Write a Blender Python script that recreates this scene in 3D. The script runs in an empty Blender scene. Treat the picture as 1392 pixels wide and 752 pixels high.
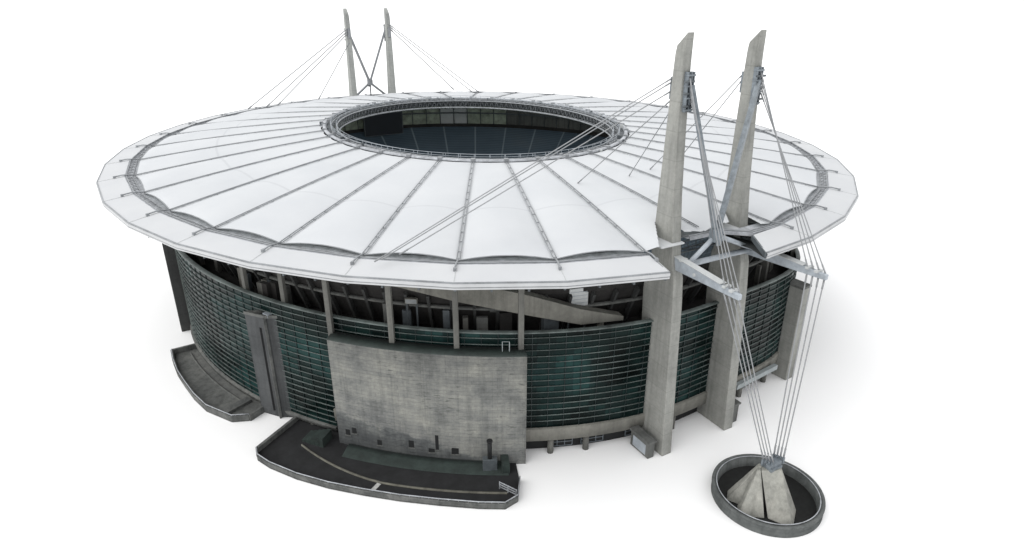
import bpy, math, random
from math import sin, cos, pi, radians, degrees, atan2, hypot, sqrt
from mathutils import Vector, Matrix
random.seed(7)
S = bpy.context.scene
COL = S.collection

# ------------------------------------------------------------------ frame of the place
X0, Y0, PHI = -11.242, 183.04, 29.334          # centre of the bowl, heading of its long axis
ROT = radians(PHI - 90)
FRAME = Matrix.Translation((X0, Y0, 0)) @ Matrix.Rotation(ROT, 4, 'Z')
A_RIM, B_RIM, Z_RIM = 100.415, 91.007, 41.95   # roof edge
A_GUT, B_GUT, Z_GUT = 94.844, 85.656, 42.52    # gutter
A_IN, B_IN, Z_IN = 46.84, 39.02, 46.65         # central opening
FA, FB, FN = 87.0, 78.8, 1.87                  # facade plan


# ------------------------------------------------------------------ materials
TONE = .78      # paint and concrete colours are scaled down to offset the bright lights


def dull(c, k=1.0):
    return tuple(x * TONE * k for x in c)


def newmat(name):
    m = bpy.data.materials.new(name)
    m.use_nodes = True
    nt = m.node_tree
    return m, nt, nt.nodes['Principled BSDF']


def nd(nt, typ, **kw):
    n = nt.nodes.new(typ)
    for k, v in kw.items():
        if k in n.inputs.keys():
            n.inputs[k].default_value = v
        else:
            setattr(n, k, v)
    return n


def ramp(nt, fac, stops):
    r = nd(nt, 'ShaderNodeValToRGB')
    els = r.color_ramp.elements
    els[0].position, els[0].color = stops[0][0], (*stops[0][1], 1)
    els[1].position, els[1].color = stops[-1][0], (*stops[-1][1], 1)
    for p, c in stops[1:-1]:
        e = els.new(p)
        e.color = (*c, 1)
    nt.links.new(fac, r.inputs[0])
    return r.outputs[0]


def mix(nt, fac, a, b, mode='MIX'):
    n = nd(nt, 'ShaderNodeMix', data_type='RGBA', blend_type=mode)
    L = nt.links
    if isinstance(fac, (int, float)):
        n.inputs[0].default_value = fac
    else:
        L.new(fac, n.inputs[0])
    for i, s in ((6, a), (7, b)):
        if isinstance(s, tuple):
            n.inputs[i].default_value = (*s, 1)
        else:
            L.new(s, n.inputs[i])
    return n.outputs[2]


def mapping(nt, coord, scale):
    tc = nd(nt, 'ShaderNodeTexCoord')
    mp = nd(nt, 'ShaderNodeMapping')
    mp.inputs['Scale'].default_value = scale
    nt.links.new(tc.outputs[coord], mp.inputs[0])
    return mp.outputs[0]


def math_n(nt, op, a, b=None, c=None):
    n = nd(nt, 'ShaderNodeMath', operation=op)
    for i, s in enumerate((a, b, c)):
        if s is None:
            continue
        if isinstance(s, (int, float)):
            n.inputs[i].default_value = s
        else:
            nt.links.new(s, n.inputs[i])
    return n.outputs[0]


def concrete(name, dark, mid, light, joint=None, streak=.5, bscale=.35, coarse=.09):
    """cast concrete: cloudy tone, rain streaks, pour joints"""
    dark, mid, light = dull(dark, .92), dull(mid), dull(light)
    m, nt, b = newmat(name)
    n1 = nd(nt, 'ShaderNodeTexNoise', Scale=1.0, Detail=7.0, Roughness=.65)
    nt.links.new(mapping(nt, 'Object', (coarse, coarse, coarse)), n1.inputs['Vector'])
    base = ramp(nt, n1.outputs[0], [(.3, dark), (.5, mid), (.72, light)])
    n2 = nd(nt, 'ShaderNodeTexNoise', Scale=1.0, Detail=5.0, Roughness=.7)
    nt.links.new(mapping(nt, 'Object', (bscale * 2, bscale * 2, bscale * .12)), n2.inputs['Vector'])
    st = ramp(nt, n2.outputs[0], [(.33, (.36, .36, .34)), (.5, (.86, .86, .84)), (.66, (1.1, 1.1, 1.08))])
    col = mix(nt, streak, base, st, 'MULTIPLY')
    n3 = nd(nt, 'ShaderNodeTexNoise', Scale=1.0, Detail=6.0, Roughness=.75)
    nt.links.new(mapping(nt, 'Object', (1.6, 1.6, 1.6)), n3.inputs['Vector'])
    gr = ramp(nt, n3.outputs[0], [(.3, (.72, .72, .72)), (.7, (1.12, 1.12, 1.1))])
    col = mix(nt, .6, col, gr, 'MULTIPLY')
    if joint:
        sep = nd(nt, 'ShaderNodeSeparateXYZ')
        nt.links.new(mapping(nt, 'Object', (1, 1, 1)), sep.inputs[0])
        fr = math_n(nt, 'FRACT', math_n(nt, 'DIVIDE', sep.outputs[2], joint))
        ln = math_n(nt, 'LESS_THAN', fr, .16 / joint)
        col = mix(nt, math_n(nt, 'MULTIPLY', ln, .22), col, (dark[0] * .5, dark[1] * .5, dark[2] * .5))
    nt.links.new(col, b.inputs['Base Color'])
    b.inputs['Roughness'].default_value = .9
    bp = nd(nt, 'ShaderNodeBump', Strength=.35, Distance=.15)
    nt.links.new(n3.outputs[0], bp.inputs['Height'])
    nt.links.new(bp.outputs[0], b.inputs['Normal'])
    return m


def painted(name, c, rough=.5, metal=0.0, var=.25, sc=.5):
    c = dull(c)
    m, nt, b = newmat(name)
    n = nd(nt, 'ShaderNodeTexNoise', Scale=1.0, Detail=6.0, Roughness=.7)
    nt.links.new(mapping(nt, 'Object', (sc, sc, sc)), n.inputs['Vector'])
    k = 1 - var
    col = ramp(nt, n.outputs[0], [(.3, tuple(x * k for x in c)), (.7, tuple(min(x * (1 + var * .6), .95) for x in c))])
    nt.links.new(col, b.inputs['Base Color'])
    b.inputs['Roughness'].default_value = rough
    b.inputs['Metallic'].default_value = metal
    return m


M = {}
M['pylon'] = concrete('pylon_concrete', (.24, .245, .23), (.34, .343, .325), (.43, .432, .405), joint=4.6, streak=.45)
M['far_pylon'] = concrete('far_pylon_concrete', (.32, .33, .325), (.42, .435, .42), (.48, .49, .47), joint=4.6, streak=.3)
M['conc_dark'] = concrete('weathered_concrete', (.085, .09, .09), (.15, .155, .15), (.21, .21, .20), joint=3.2, streak=.6)
M['conc_beam'] = concrete('beam_concrete', (.17, .168, .15), (.25, .245, .22), (.33, .32, .28), streak=.4)
M['parapet'] = concrete('parapet_concrete', (.07, .075, .075), (.14, .145, .142), (.24, .24, .235), streak=.6, coarse=.2)
M['anchor'] = concrete('anchor_concrete', (.25, .25, .23), (.38, .38, .35), (.50, .49, .45), streak=.5, coarse=.3)
M['pit_ring'] = concrete('dark_ring_concrete', (.07, .078, .078), (.12, .13, .13), (.19, .20, .20), streak=.5, coarse=.25)  # darker grey concrete of the pit's parapet ring
M['tower'] = concrete('blue_grey_concrete', (.045, .05, .054), (.085, .09, .095), (.125, .13, .132), joint=6.0, streak=.6)
M['ring_steel'] = painted('ring_steel', (.34, .36, .38), .5, 0, .4, .6)
M['steel'] = painted('pale_steel', (.40, .44, .48), .45, .0, .3, .6)
M['steel_dark'] = painted('dark_steel', (.10, .115, .125), .5, .0, .4, .8)
M['steel_blue'] = painted('blue_grey_steel', (.20, .23, .255), .45, .0, .45, 1.1)
M['cable'] = painted('cable_steel', (.30, .31, .32), .5, .0, .1)
M['rib'] = painted('rib_steel', (.30, .315, .33), .5, .0, .35, .4)
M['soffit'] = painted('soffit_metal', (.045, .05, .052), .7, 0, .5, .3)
M['black'] = painted('shade_and_flue_black', (.008, .009, .010), .8, 0, .2)  # paints the shade of openings and slit; also the flue's own black
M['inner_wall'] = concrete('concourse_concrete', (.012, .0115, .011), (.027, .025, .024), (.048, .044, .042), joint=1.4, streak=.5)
M['screen'] = painted('screen_black', (.004, .008, .016), .5, 0, .2)
M['daylit_panel'] = painted('gallery_panel', (.40, .45, .36), .7, 0, .6, .35)  # pale grey-green that paints daylight onto the far gallery
M['coping'] = painted('dark_green_coping', (.03, .045, .04), .7, 0, .5, .5)
M['column'] = concrete('column_concrete', (.10, .10, .095), (.17, .17, .158), (.24, .238, .22), streak=.5)
M['fin'] = painted('louvre_metal', (.15, .18, .172), .6, 0, .85, .14)
M['mullion'] = painted('mullion_metal', (.009, .02, .021), .5, 0, .3)
M['slab_dark'] = concrete('dark_concrete', (.03, .032, .033), (.055, .057, .057), (.085, .085, .083), joint=2.4, streak=.6)  # darker concrete of the left buttress and the stand ribs
M['trough'] = painted('galvanised_trough', (.46, .48, .51), .5, 0, .55, .5)
M['railing'] = painted('railing_metal', (.36, .40, .41), .5, 0, .25, .4)
M['white_panel'] = painted('white_panel', (.55, .57, .57), .5, 0, .12, .8)


def mat_ground():
    m, nt, b = newmat('white_backdrop')
    b.inputs['Base Color'].default_value = (.90, .90, .90, 1)
    n = nd(nt, 'ShaderNodeTexNoise', Scale=1.0, Detail=3.0)
    nt.links.new(mapping(nt, 'Object', (.01, .01, .01)), n.inputs['Vector'])
    c = ramp(nt, n.outputs[0], [(.3, (.885, .885, .885)), (.7, (.905, .905, .905))])
    nt.links.new(c, b.inputs['Base Color'])
    b.inputs['Roughness'].default_value = 1
    b.inputs['Specular IOR Level'].default_value = 0
    return m


def mat_membrane(name, c0, c1):
    m, nt, b = newmat(name)
    n = nd(nt, 'ShaderNodeTexNoise', Scale=1.0, Detail=5.0, Roughness=.6)
    nt.links.new(mapping(nt, 'Object', (.07, .07, .07)), n.inputs['Vector'])
    col = ramp(nt, n.outputs[0], [(.3, c0), (.7, c1)])
    uv = nd(nt, 'ShaderNodeUVMap')
    sep = nd(nt, 'ShaderNodeSeparateXYZ')
    nt.links.new(uv.outputs[0], sep.inputs[0])
    # welded seam across every panel and thin lengthwise seams
    d = math_n(nt, 'ABSOLUTE', math_n(nt, 'SUBTRACT', sep.outputs[1], .60))
    seam = math_n(nt, 'MULTIPLY', math_n(nt, 'LESS_THAN', d, .006), .32)
    col = mix(nt, seam, col, (.40, .41, .43))
    fr = math_n(nt, 'FRACT', math_n(nt, 'MULTIPLY', sep.outputs[0], 4.0))
    thin = math_n(nt, 'MULTIPLY', math_n(nt, 'LESS_THAN', fr, .018), .05)
    col = mix(nt, thin, col, (.4, .41, .43))
    # grime gathered towards the ribs
    n2 = nd(nt, 'ShaderNodeTexNoise', Scale=1.0, Detail=6.0, Roughness=.7)
    nt.links.new(mapping(nt, 'UV', (3, 14, 1)), n2.inputs['Vector'])
    g = ramp(nt, n2.outputs[0], [(.55, (0, 0, 0)), (.85, (.16, .16, .16))])
    col = mix(nt, g, col, (.50, .51, .52))
    nt.links.new(col, b.inputs['Base Color'])
    b.inputs['Roughness'].default_value = .65
    b.inputs['Specular IOR Level'].default_value = .2
    tr = nd(nt, 'ShaderNodeBsdfTranslucent')
    tr.inputs[0].default_value = (.85, .9, .86, 1)
    ms = nd(nt, 'ShaderNodeMixShader')
    ms.inputs[0].default_value = .17
    nt.links.new(b.outputs[0], ms.inputs[1])
    nt.links.new(tr.outputs[0], ms.inputs[2])
    nt.links.new(ms.outputs[0], nt.nodes['Material Output'].inputs[0])
    return m


M['ground'] = mat_ground()
M['membrane'] = mat_membrane('white_membrane', (.545, .562, .582), (.60, .614, .63))
M['canopy'] = mat_membrane('white_canopy', (.53, .542, .56), (.59, .60, .61))
M['fascia'] = painted('white_fascia', (.56, .57, .58), .5, 0, .12, .2)


def mat_glass():
    """dark green curtain wall: uv = metres along the wall, metres up"""
    m, nt, b = newmat('dark_green_glass')
    uvm = mapping(nt, 'UV', (1, 1, 1))
    br = nd(nt, 'ShaderNodeTexBrick')
    br.offset = 0
    for k, v in (('Scale', 1.0), ('Mortar Size', .07), ('Mortar Smooth', 0.0), ('Bias', 0.0),
                 ('Brick Width', 3.3), ('Row Height', 1.25)):
        br.inputs[k].default_value = v
    br.inputs['Color1'].default_value = (.002, .0058, .0054, 1)
    br.inputs['Color2'].default_value = (.006, .0175, .016, 1)
    br.inputs['Mortar'].default_value = (.003, .008, .0085, 1)
    nt.links.new(uvm, br.inputs['Vector'])
    n = nd(nt, 'ShaderNodeTexNoise', Scale=1.0, Detail=3.0)
    nt.links.new(mapping(nt, 'UV', (.05, .09, 1)), n.inputs['Vector'])
    c = ramp(nt, n.outputs[0], [(.36, (.25, .25, .25)), (.5, (1, 1, 1)), (.64, (2.4, 2.6, 2.7))])  # broad pale and dark patches paint sheen and reflections into the glass colour
    col = mix(nt, 1.0, br.outputs[0], c, 'MULTIPLY')
    nt.links.new(col, b.inputs['Base Color'])
    b.inputs['Roughness'].default_value = .22
    b.inputs['Specular IOR Level'].default_value = .09
    n3 = nd(nt, 'ShaderNodeTexNoise', Scale=1.0, Detail=2.0)
    nt.links.new(mapping(nt, 'UV', (.4, .6, 1)), n3.inputs['Vector'])
    bp = nd(nt, 'ShaderNodeBump', Strength=.15, Distance=.2)
    nt.links.new(n3.outputs[0], bp.inputs['Height'])
    nt.links.new(bp.outputs[0], b.inputs['Normal'])
    return m


def mat_boarded():
    """big board-marked wall; uv in metres; stained towards its foot"""
    m, nt, b = newmat('board_marked_concrete')
    br = nd(nt, 'ShaderNodeTexBrick')
    br.offset = .5
    for k, v in (('Scale', 1.0), ('Mortar Size', .05), ('Mortar Smooth', .5), ('Bias', 0.0),
                 ('Brick Width', 9.0), ('Row Height', .75)):
        br.inputs[k].default_value = v
    br.inputs['Color1'].default_value = (.19, .194, .188, 1)
    br.inputs['Color2'].default_value = (.225, .228, .217, 1)
    br.inputs['Mortar'].default_value = (.155, .157, .151, 1)
    wob = nd(nt, 'ShaderNodeTexNoise', Scale=1.0, Detail=3.0)
    nt.links.new(mapping(nt, 'UV', (.5, .5, 1)), wob.inputs['Vector'])
    add = nd(nt, 'ShaderNodeVectorMath', operation='MULTIPLY_ADD')
    nt.links.new(wob.outputs['Color'], add.inputs[0])
    add.inputs[1].default_value = (.25, .25, 0)
    nt.links.new(mapping(nt, 'UV', (1, 1, 1)), add.inputs[2])
    nt.links.new(add.outputs[0], br.inputs['Vector'])
    n1 = nd(nt, 'ShaderNodeTexNoise', Scale=1.0, Detail=8.0, Roughness=.68)
    nt.links.new(mapping(nt, 'UV', (.13, .16, 1)), n1.inputs['Vector'])
    cl = ramp(nt, n1.outputs[0], [(.30, (.42, .43, .44)), (.44, (.78, .79, .80)), (.54, (1.02, 1.02, 1.0)), (.68, (1.38, 1.36, 1.28))])
    col = mix(nt, .95, br.outputs[0], cl, 'MULTIPLY')
    n2 = nd(nt, 'ShaderNodeTexNoise', Scale=1.0, Detail=5.0, Roughness=.7)
    nt.links.new(mapping(nt, 'UV', (.75, .05, 1)), n2.inputs['Vector'])
    st = ramp(nt, n2.outputs[0], [(.36, (.42, .43, .44)), (.5, (.9, .9, .9)), (.66, (1.12, 1.12, 1.1))])
    col = mix(nt, .4, col, st, 'MULTIPLY')
    # short dark gaps between the boards in the middle and right of the wall, and the big cast panels
    n4 = nd(nt, 'ShaderNodeTexNoise', Scale=1.0, Detail=2.0)
    nt.links.new(mapping(nt, 'UV', (.55, 2.6, 1)), n4.inputs['Vector'])
    n5 = nd(nt, 'ShaderNodeTexNoise', Scale=1.0, Detail=2.0)
    nt.links.new(mapping(nt, 'UV', (.1, .12, 4)), n5.inputs['Vector'])
    dsh = ramp(nt, n4.outputs[0], [(.60, (0, 0, 0)), (.66, (1, 1, 1))])
    msk = ramp(nt, n5.outputs[0], [(.46, (0, 0, 0)), (.56, (.75, .75, .75))])
    dm0 = mix(nt, 1.0, dsh, msk, 'MULTIPLY')
    col = mix(nt, dm0, col, (.085, .088, .084))
    pn = nd(nt, 'ShaderNodeTexBrick')
    pn.offset = 0
    for k, v in (('Scale', 1.0), ('Mortar Size', .06), ('Mortar Smooth', .2), ('Bias', 0.0), ('Brick Width', 6.1), ('Row Height', 5.75)):
        pn.inputs[k].default_value = v
    pn.inputs['Color1'].default_value = (.90, .90, .91, 1)
    pn.inputs['Color2'].default_value = (1.08, 1.07, 1.05, 1)
    pn.inputs['Mortar'].default_value = (.80, .80, .80, 1)
    nt.links.new(mapping(nt, 'UV', (1, 1, 1)), pn.inputs['Vector'])
    col = mix(nt, .8, col, pn.outputs[0], 'MULTIPLY')
    # damp, dirty zone of its own outline along the lower left of the wall
    uv = nd(nt, 'ShaderNodeUVMap')
    sep = nd(nt, 'ShaderNodeSeparateXYZ')
    nt.links.new(uv.outputs[0], sep.inputs[0])
    h = math_n(nt, 'MULTIPLY_ADD', sep.outputs[0], .22, sep.outputs[1])
    h = math_n(nt, 'MULTIPLY_ADD', n1.outputs[0], 9.0, h)
    dm = ramp(nt, math_n(nt, 'DIVIDE', h, 24.0), [(.40, (.30, .32, .345)), (.50, (.56, .585, .61)), (.53, (.95, .95, .95)), (.72, (1.05, 1.05, 1.03))])
    col = mix(nt, .85, col, dm, 'MULTIPLY')
    n3 = nd(nt, 'ShaderNodeTexNoise', Scale=1.0, Detail=7.0, Roughness=.8)
    nt.links.new(mapping(nt, 'UV', (1.4, 1.8, 1)), n3.inputs['Vector'])
    gr = ramp(nt, n3.outputs[0], [(.3, (.7, .7, .7)), (.7, (1.15, 1.15, 1.15))])
    col = mix(nt, .8, col, gr, 'MULTIPLY')
    nt.links.new(col, b.inputs['Base Color'])
    b.inputs['Roughness'].default_value = .92
    bp = nd(nt, 'ShaderNodeBump', Strength=.5, Distance=.12)
    nt.links.new(n3.outputs[0], bp.inputs['Height'])
    nt.links.new(bp.outputs[0], b.inputs['Normal'])
    return m


def mat_seats():
    """dark seats in rows, paler stepped aisles; uv = aisle count, row count"""
    m, nt, b = newmat('dark_blue_seats')
    uv = nd(nt, 'ShaderNodeUVMap')
    sep = nd(nt, 'ShaderNodeSeparateXYZ')
    nt.links.new(uv.outputs[0], sep.inputs[0])
    n = nd(nt, 'ShaderNodeTexNoise', Scale=1.0, Detail=4.0)
    nt.links.new(mapping(nt, 'UV', (.35, .06, 1)), n.inputs['Vector'])
    col = ramp(nt, n.outputs[0], [(.3, (.035, .06, .085)), (.55, (.06, .09, .12)), (.75, (.10, .115, .125))])
    fr = math_n(nt, 'FRACT', sep.outputs[1])
    row = math_n(nt, 'MULTIPLY', math_n(nt, 'LESS_THAN', fr, .3), .5)
    col = mix(nt, row, col, (.008, .012, .018))
    fa = math_n(nt, 'FRACT', sep.outputs[0])
    ai = math_n(nt, 'MULTIPLY', math_n(nt, 'LESS_THAN', fa, .05), .45)
    col = mix(nt, ai, col, (.26, .30, .33))
    nt.links.new(col, b.inputs['Base Color'])
    b.inputs['Roughness'].default_value = .6
    return m


def mat_pitch():
    m, nt, b = newmat('pitch_grass')
    w = nd(nt, 'ShaderNodeTexWave', Scale=.06, Distortion=.0)
    nt.links.new(mapping(nt, 'Object', (1, 1, 1)), w.inputs['Vector'])
    c = ramp(nt, w.outputs[0], [(.45, (.03, .07, .02)), (.55, (.04, .09, .03))])
    nt.links.new(c, b.inputs['Base Color'])
    b.inputs['Roughness'].default_value = .9
    return m


M['glass'] = mat_glass()
M['board'] = mat_boarded()
M['seats'] = mat_seats()
M['pitch'] = mat_pitch()
M['asphalt'] = painted('dark_asphalt', (.014, .0145, .016), .9, 0, .6, .35)
M['kerb'] = painted('worn_kerb_paint', (.17, .165, .135), .8, 0, .6, .5)
M['line'] = painted('worn_white_paint', (.55, .55, .53), .8, 0, .4, .7)
M['pit_floor'] = painted('near_black_floor', (.006, .007, .0065), .9, 0, .9, .8)  # near-black mottled floor of the round pit


# ------------------------------------------------------------------ mesh helpers
class MB:
    def __init__(s):
        s.v, s.f, s.uv, s.mi, s.sm = [], [], [], [], []

    def face(s, pts, uvs=None, mi=0, smooth=False):
        i = len(s.v)
        s.v += [tuple(p) for p in pts]
        s.f.append(tuple(range(i, i + len(pts))))
        s.uv += uvs if uvs else [(p[0] * .1, p[2] * .1) for p in pts]
        s.mi.append(mi)
        s.sm.append(smooth)

    def grid(s, P, UV=None, mi=0, smooth=True, close=False):
        """P[i][j] points shared between neighbours"""
        n, m = len(P), len(P[0])
        i0 = len(s.v)
        for r in P:
            s.v += [tuple(p) for p in r]
        for i in range(n - (0 if close else 1)):
            i2 = (i + 1) % n
            for j in range(m - 1):
                s.f.append((i0 + i * m + j, i0 + i2 * m + j, i0 + i2 * m + j + 1, i0 + i * m + j + 1))
                if UV:
                    a = UV[i]
                    b = UV[i2] if i2 else UV[i + 1] if len(UV) > n else UV[0]
                    s.uv += [a[j], b[j], b[j + 1], a[j + 1]]
                else:
                    s.uv += [(0, 0)] * 4
                s.mi.append(mi)
                s.sm.append(smooth)

    def tube(s, pts, r, n=8, caps=True, closed=False, mi=0, r1=None):
        pts = [Vector(p) for p in pts]
        k = len(pts)
        rings = []
        for i, p in enumerate(pts):
            if closed:
                d = pts[(i + 1) % k] - pts[i - 1]
            else:
                d = pts[min(i + 1, k - 1)] - pts[max(i - 1, 0)]
            d.normalize()
            up = Vector((0, 0, 1)) if abs(d.z) < .95 else Vector((1, 0, 0))
            a = d.cross(up).normalized()
            b = a.cross(d)
            rr = r if r1 is None else r + (r1 - r) * i / (k - 1)
            rings.append([p + (a * cos(2 * pi * q / n) + b * sin(2 * pi * q / n)) * rr for q in range(n)])
        R = [x + [x[0]] for x in rings]
        s.grid(R, mi=mi, smooth=True, close=closed)
        if caps and not closed:
            s.face(rings[0][::-1], mi=mi)
            s.face(rings[-1], mi=mi)

    def beam(s, p, q, w, h, w1=None, h1=None, mi=0):
        """box beam from p to q, width w (level) and depth h, tapering to w1, h1"""
        p, q = Vector(p), Vector(q)
        w1 = w if w1 is None else w1
        h1 = h if h1 is None else h1
        d = (q - p).normalized()
        up = Vector((0, 0, 1)) if abs(d.z) < .98 else Vector((1, 0, 0))
        a = d.cross(up).normalized()
        b = a.cross(d).normalized()
        c0 = [p + a * x * w / 2 + b * y * h / 2 for x, y in ((-1, -1), (1, -1), (1, 1), (-1, 1))]
        c1 = [q + a * x * w1 / 2 + b * y * h1 / 2 for x, y in ((-1, -1), (1, -1), (1, 1), (-1, 1))]
        s.face(c0, mi=mi)
        s.face(c1[::-1], mi=mi)
        for i in range(4):
            j = (i + 1) % 4
            s.face([c0[j], c0[i], c1[i], c1[j]], mi=mi)

    def box(s, c, d, rz=0, mi=0, taper=1.0):
        c = Vector(c)
        R = Matrix.Rotation(rz, 3, 'Z')
        x, y, z = d[0] / 2, d[1] / 2, d[2]
        P = [c + R @ Vector((sx * x * (taper if k else 1), sy * y * (taper if k else 1), k * z))
             for k in (0, 1) for sx, sy in ((-1, -1), (1, -1), (1, 1), (-1, 1))]
        for q in ((3, 2, 1, 0), (4, 5, 6, 7), (0, 1, 5, 4), (1, 2, 6, 5), (2, 3, 7, 6), (3, 0, 4, 7)):
            s.face([P[i] for i in q], mi=mi)

    def prism(s, outline, axis_pts0, axis_pts1, mi=0):
        n = len(outline)
        s.face(axis_pts0[::-1], mi=mi)
        s.face(axis_pts1, mi=mi)
        for i in range(n):
            j = (i + 1) % n
            s.face([axis_pts0[i], axis_pts0[j], axis_pts1[j], axis_pts1[i]], mi=mi)

    def build(s, name, mats, parent=None, origin=(0, 0, 0), weld=True, bevel=0):
        me = bpy.data.meshes.new(name)
        o0 = Vector(origin)
        me.from_pydata([tuple(Vector(p) - o0) for p in s.v], [], s.f)
        if not isinstance(mats, (list, tuple)):
            mats = [mats]
        for m in mats:
            me.materials.append(m)
        ul = me.uv_layers.new(name='UVMap')
        for i, c in enumerate(s.uv):
            ul.data[i].uv = c
        for p, mi, sm in zip(me.polygons, s.mi, s.sm):
            p.material_index = mi
            p.use_smooth = sm
        me.validate()
        if weld:
            import bmesh
            bm = bmesh.new()
            bm.from_mesh(me)
            bmesh.ops.remove_doubles(bm, verts=bm.verts, dist=.0008)
            bmesh.ops.recalc_face_normals(bm, faces=bm.faces)
            bm.to_mesh(me)
            bm.free()
        o = bpy.data.objects.new(name, me)
        COL.objects.link(o)
        if bevel:
            md = o.modifiers.new('soft_edges', 'BEVEL')
            md.width = bevel
            md.segments = 2
            md.limit_method = 'ANGLE'
            md.angle_limit = radians(40)
        if parent:
            o.parent = parent
        return o


def thing(name, label, cat, at, group=None):
    """Empty at the thing's base; parts are built in the bowl's own axes"""
    e = bpy.data.objects.new(name, None)
    COL.objects.link(e)
    e.matrix_world = FRAME @ Matrix.Translation(at)
    e['label'] = label
    e['category'] = cat
    if group:
        e['group'] = group
    e.empty_display_size = 2
    return e


def tagged(o, label, cat, at, group=None):
    o.matrix_world = FRAME @ Matrix.Translation(at)
    o['label'] = label
    o['category'] = cat
    if group:
        o['group'] = group
    return o


def fac(th, off=0.0, z=0.0, k=1.0):
    """point on the facade plan at polar angle th (degrees), off metres outward"""
    c, s_ = cos(radians(th)), sin(radians(th))
    r = (abs(c / FA) ** FN + abs(s_ / FB) ** FN) ** (-1 / FN) * k + off
    r += 6.0 * math.exp(-((((th + 180) % 360) - 180 - 26) / 13) ** 2) * (k if k > .9 else 0)
    return Vector((r * c, r * s_, z))


def ell(t, a, b, z, off=0.0):
    c, s_ = cos(radians(t)), sin(radians(t))
    n = Vector((c / a, s_ / b, 0)).normalized()
    return Vector((a * c, b * s_, z)) + n * off


def arange(t0, t1, step):
    n = max(1, int(round(abs(t1 - t0) / step)))
    return [t0 + (t1 - t0) * i / n for i in range(n + 1)]


def sweep(mb, ths, prof, pf=fac, mi=0, smooth=True, close=False, caps=False, mis=None):
    """prof: list of (off, z) or a function of angle giving that list"""
    P, U = [], []
    L = 0
    prev = None
    for th in ths:
        pr = prof(th) if callable(prof) else prof
        pts = [pf(th, o, z) for o, z in pr]
        if prev is not None:
            L += (pts[0] - prev).length
        prev = pts[0]
        P.append(pts)
        U.append([(L, z) for o, z in pr])
    # each profile edge gets its own strip so profile corners stay crisp
    m = len(P[0])
    for j in range(m - 1):
        mb.grid([[r[j], r[j + 1]] for r in P], [[u[j], u[j + 1]] for u in U], mi=(mis[j] if mis else mi),
                smooth=smooth, close=close)
    if caps:
        mb.face(P[0], [(0, 0)] * m, mi=mi)
        mb.face(P[-1][::-1], [(0, 0)] * m, mi=mi)


# ------------------------------------------------------------------ ground
g = MB()
g.face([(-4000, -4000, 0), (4000, -4000, 0), (4000, 4000, 0), (-4000, 4000, 0)])
go = g.build('ground', M['ground'])
go['kind'] = 'structure'

# ------------------------------------------------------------------ the stadium
stadium = thing('stadium_building', 'huge oval stadium with white ribbed roof and dark green louvred facade', 'stadium', (0, 0, 0))

# --- roof panels: tensioned membrane arched between neighbouring ribs
NB = 36
V1, V2 = -5.65, 10.45      # the two near pylons stand this far off the long axis


def rib_pt(t, s):
    """line of a rib, s = 0 at the opening, 1 at the gutter"""
    p = ell(t, A_IN, B_IN, Z_IN, .25).lerp(ell(t, A_GUT, B_GUT, Z_GUT - .25, -2.2), s)
    p.z += .12 + .25 * sin(pi * s)
    return p


def mem_pt(k, w, s):
    t = 10 * k + 5 + 5 * w
    bow = 1 - w * w
    pin = ell(t, A_IN, B_IN, Z_IN, .3 + .7 * bow)
    chord = ell(10 * k, A_GUT, B_GUT, 0, -2.2).lerp(ell(10 * k + 10, A_GUT, B_GUT, 0, -2.2), (w + 1) / 2)
    pout = Vector((chord.x, chord.y, Z_GUT - .25))
    inward = Vector((-chord.x, -chord.y, 0)).normalized()
    pout += inward * .25 * bow
    p = pin.lerp(pout, s)
    p.z += .25 * sin(pi * s) + bow * (.10 + .55 * s ** 1.6 + .25 * sin(pi * s) + .5 * sin(pi * s ** 3))
    return p


for k in range(NB):
    mb = MB()
    nw, ns = (110, 150) if k in (0, 35) else (14, 20)
    ws = [-1 + 2 * i / nw for i in range(nw + 1)]
    ss = [j / ns for j in range(ns + 1)]
    mb.grid([[mem_pt(k, w, s) for s in ss] for w in ws], [[((w + 1) / 2, s) for s in ss] for w in ws])
    if k in (0, 35):                     # the membrane is cut away round the two near pylons
        keep = []
        vc = V1 if k == 35 else V2
        for fi, f in enumerate(mb.f):
            c = sum((Vector(mb.v[i]) for i in f), Vector()) / 4
            keep.append(not (c.x > 85.0 and vc - 1.3 - (c.x - 85.0) * .7 < c.y < vc + 1.5 or c.x > 89.4 and -7 < c.y < 6))
        mb.uv = [u for i, u in enumerate(mb.uv) if keep[i // 4]]
        mb.f, mb.mi, mb.sm = [[x for x, q in zip(L, keep) if q] for L in (mb.f, mb.mi, mb.sm)]
    o = mb.build('roof_panel', M['membrane'], stadium)
    mb = MB()
    if k not in (0, 35):
        mb.tube([mem_pt(k, w, 1) for w in ws], .11, 6)
        mb.build('edge_cable', M['rib'], o)

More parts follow.
